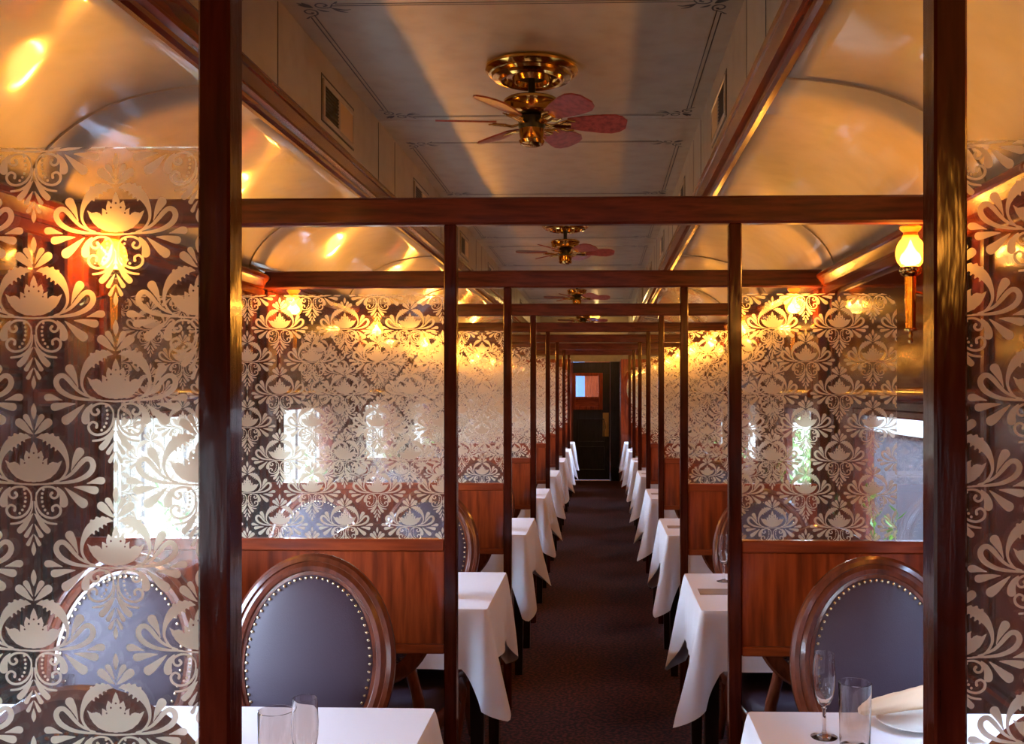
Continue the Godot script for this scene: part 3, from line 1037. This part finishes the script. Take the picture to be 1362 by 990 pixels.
func vent(ce: Node3D, side: float, z: float) -> void:
	var x := wall_x(side, 0.74)
	var s := S()
	for e in [[0.0, 0.085, 0.46, 0.006], [0.0, -0.085, 0.46, 0.006]]:
		cbox(s, Vector3(x, EYE + 1.08 + e[1], z + e[0]), Vector3(0.004, e[3], e[2]), 0.001)
	for dz in [-0.23, 0.23]:
		cbox(s, Vector3(x, EYE + 1.08, z + dz), Vector3(0.004, 0.176, 0.006), 0.001)
	part(ce, "vent_moulding", done(s), M.ink)
	s = S()
	for e in [0.067, -0.067]:
		cbox(s, Vector3(x - side * 0.002, EYE + 1.075 + e, z), Vector3(0.012, 0.02, 0.44), 0.003)
	for dz in [-0.21, 0.005, 0.21]:
		cbox(s, Vector3(x - side * 0.002, EYE + 1.075, z + dz), Vector3(0.012, 0.12, 0.02), 0.003)
	var fr := part(ce, "vent_frame", done(s), M.cream)
	s = S()
	box_between(s, Vector3(x - 0.003, EYE + 1.015, z + 0.015), Vector3(x + 0.003, EYE + 1.135, z + 0.2), 0.0)
	part(fr, "vent_grille", done(s), M.grille)
	s = S()
	for i in 9:
		cbox(s, Vector3(x - side * 0.003, EYE + 1.022 + i * 0.0132, z + 0.1075), Vector3(0.008, 0.003, 0.185), 0.0005)
	part(fr, "vent_louvre", done(s), M.seam)
	s = S()
	box_between(s, Vector3(x - 0.005, EYE + 1.015, z - 0.2), Vector3(x + 0.005, EYE + 1.135, z - 0.005), 0.002)
	part(fr, "vent_shutter", done(s), M.dull_cream)

func stroke3(s: SurfaceTool, pts: Array, y: float, t: Transform2D) -> void:
	# pts: [x, z, half width] painted flat on the ceiling
	s.set_smooth_group(-1)
	var P := []
	for i in pts.size() - 1:
		var q := []
		for k in [i - 1, i, i + 1, i + 2]:
			var e = pts[clampi(k, 0, pts.size() - 1)]
			q.append(Vector3(e[0], e[1], e[2]))
		for j in 5:
			P.append(q[1].cubic_interpolate(q[2], q[0], q[3], j / 5.0))
	P.append(Vector3(pts[-1][0], pts[-1][1], pts[-1][2]))
	for i in P.size() - 1:
		var a := Vector2(P[i].x, P[i].y)
		var b := Vector2(P[i + 1].x, P[i + 1].y)
		var d := (b - a).normalized().orthogonal()
		var c := [t * (a + d * P[i].z), t * (b + d * P[i + 1].z), t * (b - d * P[i + 1].z), t * (a - d * P[i].z)]
		quad(s, Vector3(c[0].x, y, c[0].y), Vector3(c[1].x, y, c[1].y), Vector3(c[2].x, y, c[2].y), Vector3(c[3].x, y, c[3].y))

func pinstripes(ce: Node3D, a: float, b: float) -> void:
	# painted border of one ceiling panel with a scroll in each corner
	var y := EYE + 1.2445
	var x := 0.68
	var za := a - 0.055
	var zb := b + 0.055
	var s := S()
	for e in [[0.0, 0.0022, 0.11], [0.016, 0.0016, 0.09]]:
		var o: float = e[0]
		var w: float = e[1]
		var g: float = e[2]
		for sx in [-1.0, 1.0]:
			var X: float = XC + sx * (x - o)
			box_between(s, Vector3(X - w, y - 0.0004, za - g), Vector3(X + w, y + 0.001, zb + g), 0.0)
		for Z in [za - o, zb + o]:
			box_between(s, Vector3(XC - x + g, y - 0.0004, Z - w * 0.7), Vector3(XC + x - g, y + 0.001, Z + w * 0.7), 0.0)
	part(ce, "pinstripe", done(s), M.ink)
	for sx in [-1.0, 1.0]:
		for sz in [-1.0, 1.0]:
			s = S()
			var t := Transform2D(Vector2(-sx, 0), Vector2(0, -sz), Vector2(XC + sx * x, (za if sz > 0 else zb)))
			for st in [[[0.10, 0.0, 0.002], [0.085, 0.028, 0.003], [0.055, 0.03, 0.0035], [0.042, 0.012, 0.003], [0.055, -0.006, 0.003], [0.075, -0.002, 0.0035], [0.078, 0.014, 0.0045], [0.066, 0.017, 0.005]],
				[[0.0, 0.10, 0.002], [0.028, 0.085, 0.003], [0.032, 0.055, 0.0035], [0.012, 0.042, 0.003], [-0.006, 0.055, 0.003], [-0.002, 0.075, 0.0035], [0.014, 0.078, 0.0045], [0.017, 0.066, 0.005]],
				[[0.03, 0.03, 0.001], [0.012, 0.02, 0.006], [-0.012, 0.004, 0.003]], [[0.03, 0.03, 0.001], [0.02, 0.01, 0.006], [0.004, -0.012, 0.003]], [[0.028, 0.028, 0.001], [0.004, 0.004, 0.007], [-0.012, -0.012, 0.001]],
				[[0.085, 0.028, 0.001], [0.105, 0.042, 0.006], [0.13, 0.05, 0.004], [0.15, 0.044, 0.001]], [[0.09, 0.035, 0.001], [0.11, 0.06, 0.005], [0.135, 0.07, 0.001]],
				[[0.04, 0.04, 0.001], [0.055, 0.055, 0.006], [0.075, 0.062, 0.001]], [[0.1, 0.0, 0.001], [0.115, -0.012, 0.004], [0.12, -0.02, 0.001]], [[0.0, 0.1, 0.001], [-0.012, 0.115, 0.004], [-0.02, 0.12, 0.001]]]:
				stroke3(s, st, y - 0.0003, t)
			part(ce, "corner_scroll", done(s), M.ink)

func build_end() -> void:
	# bulkhead at the last bay, short corridor and end door
	var b := structure("wall_end", "mahogany bulkhead and end wall with a cream painted top round the far door")
	var zb := -pd(BAYS) - 0.03
	var s := S()
	for side in [-1.0, 1.0]:
		var x0: float = -0.47 if side < 0 else 0.31
		var x1 := wall_x(side, HALF)
		part(b, "bulkhead_panel", box_mesh(Vector3(absf(x1 - x0), 2.01, 0.06), 0.0), M.wood_y, Vector3((x0 + x1) / 2, 1.005, zb))
		part(b, "corridor_panel", box_mesh(Vector3(0.04, 2.01, END - pd(BAYS) - 0.06), 0.0), M.wood_y, Vector3(x0 + side * 0.02, 1.005, -(END + pd(BAYS) + 0.06) / 2))
	s = S()
	var orows := []
	for e in [[0.0, 0.0], [0.035, 0.02], [0.06, 0.012], [0.065, 0.0]]:
		var r := PackedVector3Array()
		for i in 40:
			var q := oval(TAU * i / 40, 0.2 + e[0], 0.3 + e[0])
			r.append(Vector3(0.60 + q.x, 1.56 + q.y, zb + 0.03 + e[1]))
		orows.append(r)
	skin(s, orows, true, 1)
	var om := thing("oval_mirror", "oval mirror in a mahogany frame on the bulkhead beside the end door", "mirror")
	part(om, "mirror_frame", done(s), M.wood_y)
	s = S()
	s.set_smooth_group(-1)
	for i in 40:
		var q := oval(TAU * i / 40, 0.205, 0.305)
		var w := oval(TAU * (i + 1) / 40, 0.205, 0.305)
		tri(s, Vector3(0.60, 1.56, zb + 0.033), Vector3(0.60 + w.x, 1.56 + w.y, zb + 0.033), Vector3(0.60 + q.x, 1.56 + q.y, zb + 0.033))
	part(om, "mirror_glass", done(s), M.mirror)
	part(b, "end_top_panel", box_mesh(Vector3(2 * HALF + 0.1, 0.9, 0.06), 0.0), M.cream, Vector3(XC, 2.01 + 0.45, -END - 0.03))
	part(b, "end_side_panel", box_mesh(Vector3(1.35, 2.01, 0.06), 0.0), M.dark_wood, Vector3(-0.5 - 0.675, 1.005, -END - 0.03))
	part(b, "end_side_panel", box_mesh(Vector3(1.1, 2.01, 0.06), 0.0), M.black_door, Vector3(0.155 + 0.55, 1.005, -END - 0.03))
	var d := structure("door_1", "near-black panelled end door with a framed window and brass push plate")
	d.position = Vector3(-0.172, 0, -END)
	s = S()
	# leaf with a hole for the window
	box_between(s, Vector3(-0.325, 0.02, -0.045), Vector3(0.325, 1.20, 0.0), 0.002)
	box_between(s, Vector3(-0.325, 1.82, -0.045), Vector3(0.325, 2.0, 0.0), 0.002)
	box_between(s, Vector3(0.2, 1.20, -0.045), Vector3(0.325, 1.82, 0.0), 0.002)
	box_between(s, Vector3(-0.325, 1.20, -0.045), Vector3(-0.30, 1.82, 0.0), 0.002)
	part(d, "door_leaf", done(s), M.black_door)
	s = S()
	box_between(s, Vector3(-0.30, 1.20, -0.03), Vector3(-0.255, 1.82, 0.012), 0.004)
	box_between(s, Vector3(0.13, 1.20, -0.03), Vector3(0.2, 1.82, 0.012), 0.004)
	box_between(s, Vector3(-0.255, 1.77, -0.03), Vector3(0.13, 1.82, 0.012), 0.004)
	box_between(s, Vector3(-0.255, 1.20, -0.03), Vector3(0.13, 1.26, 0.012), 0.004)
	box_between(s, Vector3(-0.255, 1.38, -0.03), Vector3(0.13, 1.42, 0.008), 0.004)
	part(d, "window_frame", done(s), M.wood_y)
	part(d, "door_pane", box_mesh(Vector3(0.385, 0.4, 0.005), 0.0), M.glass, Vector3(-0.0625, 1.6, -0.02))
	part(d, "window_apron", box_mesh(Vector3(0.385, 0.12, 0.01), 0.0), M.wood_x, Vector3(-0.0625, 1.32, -0.02))
	for yy in [0.38, 0.85]:
		s = S()
		for e in [[0, 0.19, 0.46, 0.02], [0, -0.19, 0.46, 0.02], [0.22, 0, 0.02, 0.36], [-0.22, 0, 0.02, 0.36]]:
			cbox(s, Vector3(e[0], yy + e[1], 0.004), Vector3(e[2], e[3], 0.012), 0.004)
		part(d, "panel_moulding", done(s), M.black_door)
	part(d, "push_plate", box_mesh(Vector3(0.1, 0.40, 0.006), 0.001), M.dull_brass, Vector3(0.25, 0.95, 0.004)).set_meta("label", "brass push plate")
	s = S()
	tube(s, [Vector3(0.25, 0.88, 0.008), Vector3(0.25, 0.89, 0.035), Vector3(0.25, 0.99, 0.035), Vector3(0.25, 1.0, 0.008)], [0.007, 0.008, 0.008, 0.007], 8)
	part(d, "door_handle", done(s), M.dull_brass)
	part(d, "threshold", box_mesh(Vector3(0.65, 0.015, 0.05), 0.004), M.dull_brass, Vector3(0, 0.008, 0.03))
	# added lamp, unseen above the beams, to brighten the cream panel over the door
	var dl := thing("added_dome_lamp", "unseen dome lamp added on the corridor ceiling to brighten the cream end panel", "added lamp", Vector3(-0.1, EYE + 1.2445, -15.75))
	s = S()
	lathe(s, [Vector2(0.09, -0.03), Vector2(0.1, -0.022), Vector2(0.1, 0.0)], 24)
	part(dl, "lamp_collar", done(s), M.brass)
	s = S()
	lathe(s, [Vector2(0.0, -0.085), Vector2(0.04, -0.079), Vector2(0.07, -0.062), Vector2(0.086, -0.036), Vector2(0.088, -0.022)], 24)
	part(dl, "lamp_glass", done(s), M.globe)
	var ol := OmniLight3D.new()
	ol.name = "lamp_light"
	ol.position = Vector3(0, -0.05, 0)
	ol.light_color = Color(1.0, 0.82, 0.5)
	ol.light_energy = 0.5
	ol.light_size = 0.06
	ol.omni_range = 20.0
	ol.omni_attenuation = 2.0
	ol.shadow_enabled = true
	dl.add_child(ol, true)
	# beyond the door: the lit vestibule of the next car and a panel coloured like sky
	var v := structure("wall_vestibule", "mahogany vestibule and added sky-coloured panel seen through the door window")
	part(v, "vestibule_panel", box_mesh(Vector3(1.0, 2.4, 0.05), 0.0), M.wood_y, Vector3(0.20, 1.2, -END - 1.6))
	part(v, "sky_stand_in", box_mesh(Vector3(0.62, 2.4, 0.05), 0.0), M.blue_paint, Vector3(-0.60, 1.2, -END - 1.62))  # added panel, its blue takes the place of open sky
	part(v, "vestibule_side", box_mesh(Vector3(0.05, 2.4, 1.5), 0.0), M.wood_y, Vector3(0.65, 1.2, -END - 0.85))
	part(v, "vestibule_ceiling", box_mesh(Vector3(1.7, 0.05, 1.6), 0.0), M.cream, Vector3(-0.172, 2.4, -END - 0.85))
	part(v, "vestibule_floor", box_mesh(Vector3(1.7, 0.06, 1.6), 0.0), M.carpet, Vector3(-0.172, -0.03, -END - 0.9))

# ------------------------------------------------------------------ outside
func build_outside() -> void:
	var gr := structure("ground", "pale sunlit gravel yard outside the windows")
	part(gr, "gravel", box_mesh(Vector3(120, 0.2, 120), 0.0), M.gravel, Vector3(0, -1.2, -20))
	var fe := thing("board_fence", "pale cream board fence in full sun outside the bright windows", "fence", Vector3(-9.0, -1.1, 0))
	var bm := box_mesh(Vector3(0.03, 2.9, 0.46), 0.003)
	for i in 96:
		part(fe, "fence_board", bm, M.fence, Vector3(0, 1.48, 4.0 - i * 0.48))
	var pm := box_mesh(Vector3(0.09, 2.9, 0.06), 0.004)
	for i in 24:
		part(fe, "fence_post", pm, M.seam, Vector3(0.03, 1.45, 4.24 - i * 1.92))
	for yy in [0.7, 2.3]:
		part(fe, "fence_rail", box_mesh(Vector3(0.05, 0.09, 46), 0.0), M.fence, Vector3(0.05, yy, -19))
	# neighbouring railcar on the other track
	var rc := thing("neighbouring_railcar", "grey-lilac corrugated railcar side with a white band, outside the shaded windows", "railcar", Vector3(2.55, -1.1, 0))
	var s := S()
	s.set_smooth_group(1)
	var rows := []
	var prof := PackedVector2Array()
	var n := 372
	var r0 := PackedVector3Array()
	var r1 := PackedVector3Array()
	for i in n + 1:
		var z := 4.0 - i * 0.042
		var x := -0.03 if i % 2 == 0 else 0.03
		r0.append(Vector3(x, 0.8, z)); r1.append(Vector3(x, 3.8, z))
	skin(s, [r0, r1], false, -1)
	part(rc, "corrugated_side", done(s), M.siding)
	part(rc, "white_band", box_mesh(Vector3(0.03, 0.22, 15.6), 0.004), M.white_paint, Vector3(-0.04, 2.36, -3.9))
	part(rc, "body", box_mesh(Vector3(2.6, 3.0, 15.6), 0.05), M.siding, Vector3(1.36, 2.3, -3.9))
	for z in [1.5, -1.0, -7.5, -10.0]:
		s = S()
		lathe(s, [Vector2(0.0, -0.06), Vector2(0.42, -0.06), Vector2(0.42, 0.06), Vector2(0.0, 0.06)], 24, Vector3(0.4, 0.42, z), Basis(Vector3.BACK, PI / 2))
		part(rc, "wheel", done(s), M.grille)
	# shrubs beyond the neighbouring car
	var rng := RandomNumberGenerator.new()
	rng.seed = 9
	for k in 4:
		var sh := thing("shrub", ["round green shrub just past the end of the neighbouring railcar", "low green shrub between the two taller shrubs outside", "tall green shrub standing behind the low one outside", "wide green shrub farthest along the track outside"][k], "shrub", Vector3(3.6 + 0.7 * (k % 2), -1.1, -13.2 - k * 1.5), 0.0, "shrubs beside the track")
		s = S()
		s.set_smooth_group(-1)
		var H: float = [1.9, 1.4, 2.3, 1.7][k]
		for i in 900:
			var u := Vector3(rng.randfn(), rng.randfn(), rng.randfn()).normalized() * pow(rng.randf(), 0.4)
			var p := Vector3(u.x * 0.75, H * 0.55 + u.y * H * 0.45, u.z * 0.75)
			var d := Vector3(rng.randfn(), rng.randfn(), rng.randfn()).normalized() * 0.07
			var e := d.cross(Vector3(rng.randfn(), rng.randfn(), rng.randfn())).normalized() * 0.035
			quad(s, p - d, p + e, p + d, p - e)
		part(sh, "foliage", done(s), M.shrub)
		s = S()
		tube(s, [Vector3(0, 0, 0), Vector3(0.05, H * 0.5, 0), Vector3(0, H * 0.8, 0.05)], [0.05, 0.035, 0.015], 8)
		part(sh, "stem", done(s), M.dark_wood)

# ------------------------------------------------------------------ the scene
func _ready() -> void:
	var cam := Camera3D.new()
	cam.name = "camera"
	cam.projection = Camera3D.PROJECTION_FRUSTUM
	cam.near = 0.05
	cam.far = 300.0
	cam.size = 990.0 / 1294.0 * cam.near
	cam.frustum_offset = Vector2(-79.7, 25.0) / 1294.0 * cam.near
	cam.position = Vector3(0, EYE, 0)
	cam.rotation.y = 0.02996
	cam.current = true
	add_child(cam)
	var env := Environment.new()
	env.background_mode = Environment.BG_SKY
	var sky := Sky.new()
	var sm := ProceduralSkyMaterial.new()
	sm.sky_top_color = Color(0.70, 0.82, 0.98)
	sm.sky_horizon_color = Color(0.90, 0.94, 0.98)
	sm.ground_bottom_color = Color(0.5, 0.46, 0.4)
	sm.ground_horizon_color = Color(0.8, 0.78, 0.74)
	sm.sky_energy_multiplier = 5.8
	sm.ground_energy_multiplier = 1.0
	sm.sun_angle_max = 1.0
	sky.sky_material = sm
	env.sky = sky
	env.tonemap_mode = Environment.TONE_MAPPER_LINEAR
	env.tonemap_exposure = 0.79
	env.sdfgi_enabled = true
	env.ssao_enabled = true
	env.ssil_enabled = true
	var we := WorldEnvironment.new()
	we.name = "world_environment"
	we.environment = env
	add_child(we)
	var sun := DirectionalLight3D.new()
	sun.name = "sun"
	sun.light_color = Color(1.0, 0.93, 0.80)
	sun.light_energy = 3.0
	sun.light_angular_distance = 0.5
	sun.shadow_enabled = true
	sun.rotation_degrees = Vector3(-52, 10, 0)
	add_child(sun)

	make_materials()
	M.dull_cream = mat(Color(0.62, 0.5, 0.3), 0.5)
	build_shell()
	build_outside()

	# partitions
	var proto := make_partition()
	for k in BAYS:
		var o: Node3D = proto if k == 0 else copy_of(proto, "partition_screen", Vector3.ZERO, 0.0, "")
		o.position = Vector3(XC, 0, -pd(k))
		o.set_meta("label", "mahogany post-and-beam screen with etched damask glass, %s from the end door" % from_door(k))

	# tables, cloths, chairs and settings, bay by bay
	var xl0 := wall_x(-1, HALF) + 0.055
	var tl := make_table(-0.40 - xl0)
	var tr := make_table(wall_x(1, HALF) - 0.055 - 0.35)
	var cl := []
	var cr := []
	for v in 3:
		cl.append(cloth_mesh(-0.405 - xl0 + 0.01, 0.69, 1.0, 100 + v))
		cr.append(cloth_mesh(wall_x(1, HALF) - 0.055 - 0.355 + 0.01, 0.69, -1.0, 200 + v))
	var chair := make_chair()
	var first_chair := true
	for k in BAYS:
		var z := -bc(k)
		var w := from_door(k)
		for side in [-1.0, 1.0]:
			var x := (xl0 - 0.40) / 2 if side < 0 else (wall_x(1, HALF) - 0.055 + 0.35) / 2
			var t: Node3D = tl if side < 0 else tr
			var what := "long four-seat" if side < 0 else "small two-seat"
			var o: Node3D = t if k == 0 else copy_of(t, "dining_table", Vector3.ZERO, 0.0, "")
			o.position = Vector3(x, 0, z)
			o.set_meta("label", "dark wooden %s dining table under a white cloth, %s from the end door" % [what, w])
			o.set_meta("group", what + " dining tables")
			var c := part(self, numbered("tablecloth"), (cl if side < 0 else cr)[k % 3], M.linen, Vector3(x, 0.7575, z))
			meta(c, "white linen cloth on the %s table, %s from the end door" % [what, w], "tablecloth", "white tablecloths along the aisle")
			for far in [1.0, -1.0]:
				for cx in ([-0.759, -1.253] if side < 0 else [0.71]):
					var lb := "purple leather oval-back chair at the %s table %s from the end door, %s its %s partition" % [what, w, "backed by", "far" if far > 0 else "near"]
					var seat := "" if side > 0 else (" aisle seat," if cx > -1.0 else " window seat,")
					lb = "purple oval-back chair,%s %s table %s from end door, back to %s door" % [seat, "four-seat" if side < 0 else "two-seat", w, "the" if far > 0 else "away from the"]
					if far < 0:
						lb = "purple oval-back chair,%s %s table %s from end door, facing the door" % [seat, "four-seat" if side < 0 else "two-seat", w]
					else:
						lb = "purple oval-back chair,%s %s table %s from end door, back towards the door" % [seat, "four-seat" if side < 0 else "two-seat", w]
					var p := Vector3(cx, 0, z - far * 0.29)
					var turn := 0.0 if far > 0 else PI
					if first_chair:
						first_chair = false
						chair.position = p
						chair.rotation.y = turn
						chair.set_meta("label", lb)
					else:
						copy_of(chair, "dining_chair", p, turn, lb)

	# fans, one in every second bay
	var fan := make_fan()
	var fi := 0
	for k in [1, 3, 5, 7]:
		var o: Node3D = fan if fi == 0 else copy_of(fan, "ceiling_fan", Vector3.ZERO, 0.0, "")
		o.position = Vector3(-0.266, EYE + 1.2445, -bc(k))
		o.set_meta("label", "brass ceiling fan with six red-brown blades, %s from the end door" % WORDS[3 - fi])
		fi += 1

	# wall lamps, one on each pilaster
	var sc := make_sconce()
	var si := 0
	for side in [-1.0, 1.0]:
		for k in range(-1, BAYS):
			var o: Node3D = sc if si == 0 else copy_of(sc, "wall_sconce", Vector3.ZERO, 0.0, "")
			si += 1
			o.position = Vector3(wall_x(side, HALF - 0.045), EYE + 0.293, -pd(k) - 0.07)
			o.rotation.y = 0.0 if side < 0 else PI
			o.set_meta("label", "lit brass oil-lamp sconce with round globe, %s wall, %s from the end door" % ["sunny" if side < 0 else "shaded", "ninth" if k < 0 else from_door(k)])

	build_settings()
	await get_tree().process_frame

func build_settings() -> void:
	var ty := 0.758
	var fl := make_flute()
	var tu := make_tumbler()
	var na := make_napkin()
	var pl := make_plate()
	var va := make_vase()
	var used := {}
	# [kind, x, distance from the bay's centre towards the end door, turn, where]
	var spots := [
		["f", 0.49, 0.176, 0.0, "two-seat table"], ["t", 0.535, 0.09, 0.0, "two-seat table"], ["p", 0.715, 0.26, 0.0, "two-seat table"], ["n", 0.68, 0.26, 0.30, "two-seat table"],
		["f", -0.555, -0.17, 0.0, "aisle end of the four-seat table"], ["t", -0.625, -0.125, 0.0, "aisle end of the four-seat table"],
		["f", -1.085, -0.05, 0.0, "window end of the four-seat table"], ["t", -1.15, 0.0, 0.0, "window end of the four-seat table"],
		["v", -1.55, -0.26, 0.0, "four-seat table"], ["v", 0.985, -0.26, 0.0, "two-seat table"]]
	var proto := {"f": fl, "t": tu, "n": na, "p": pl, "v": va}
	var called := {"f": "champagne_flute", "t": "water_tumbler", "n": "rolled_napkin", "p": "side_plate", "v": "bud_vase"}
	var look := {"f": "clear stemmed flute on the %s, %s from the end door", "t": "clear straight tumbler on the %s, %s from the end door", "n": "rolled cream napkin on a plate, %s, %s from the end door", "p": "small white plate under a napkin, %s, %s from the end door", "v": "clear bud vase with green sprig by the window, %s, %s from end door"}
	for k in 5:
		for e in spots:
			var o: Node3D
			if not used.has(e[0]):
				used[e[0]] = true
				o = proto[e[0]]
			else:
				o = copy_of(proto[e[0]], called[e[0]], Vector3.ZERO, 0.0, "")
			var y := ty + (0.012 if e[0] == "n" else 0.0)
			o.transform = Transform3D(Basis(Vector3.UP, e[3]), Vector3(e[1], y, -bc(k) - e[2]))
			o.set_meta("label", look[e[0]] % [e[4], from_door(k)])
	# narrow runners across the small tables
	for k in BAYS:
		var r := part(self, numbered("table_runner"), box_mesh(Vector3(0.66, 0.002, 0.10), 0.0005), M.runner, Vector3(0.70, ty + 0.0012, -bc(k) + 0.03))
		meta(r, "narrow taupe runner across the two-seat table, %s from the end door" % from_door(k), "table runner", "runners on the two-seat tables")
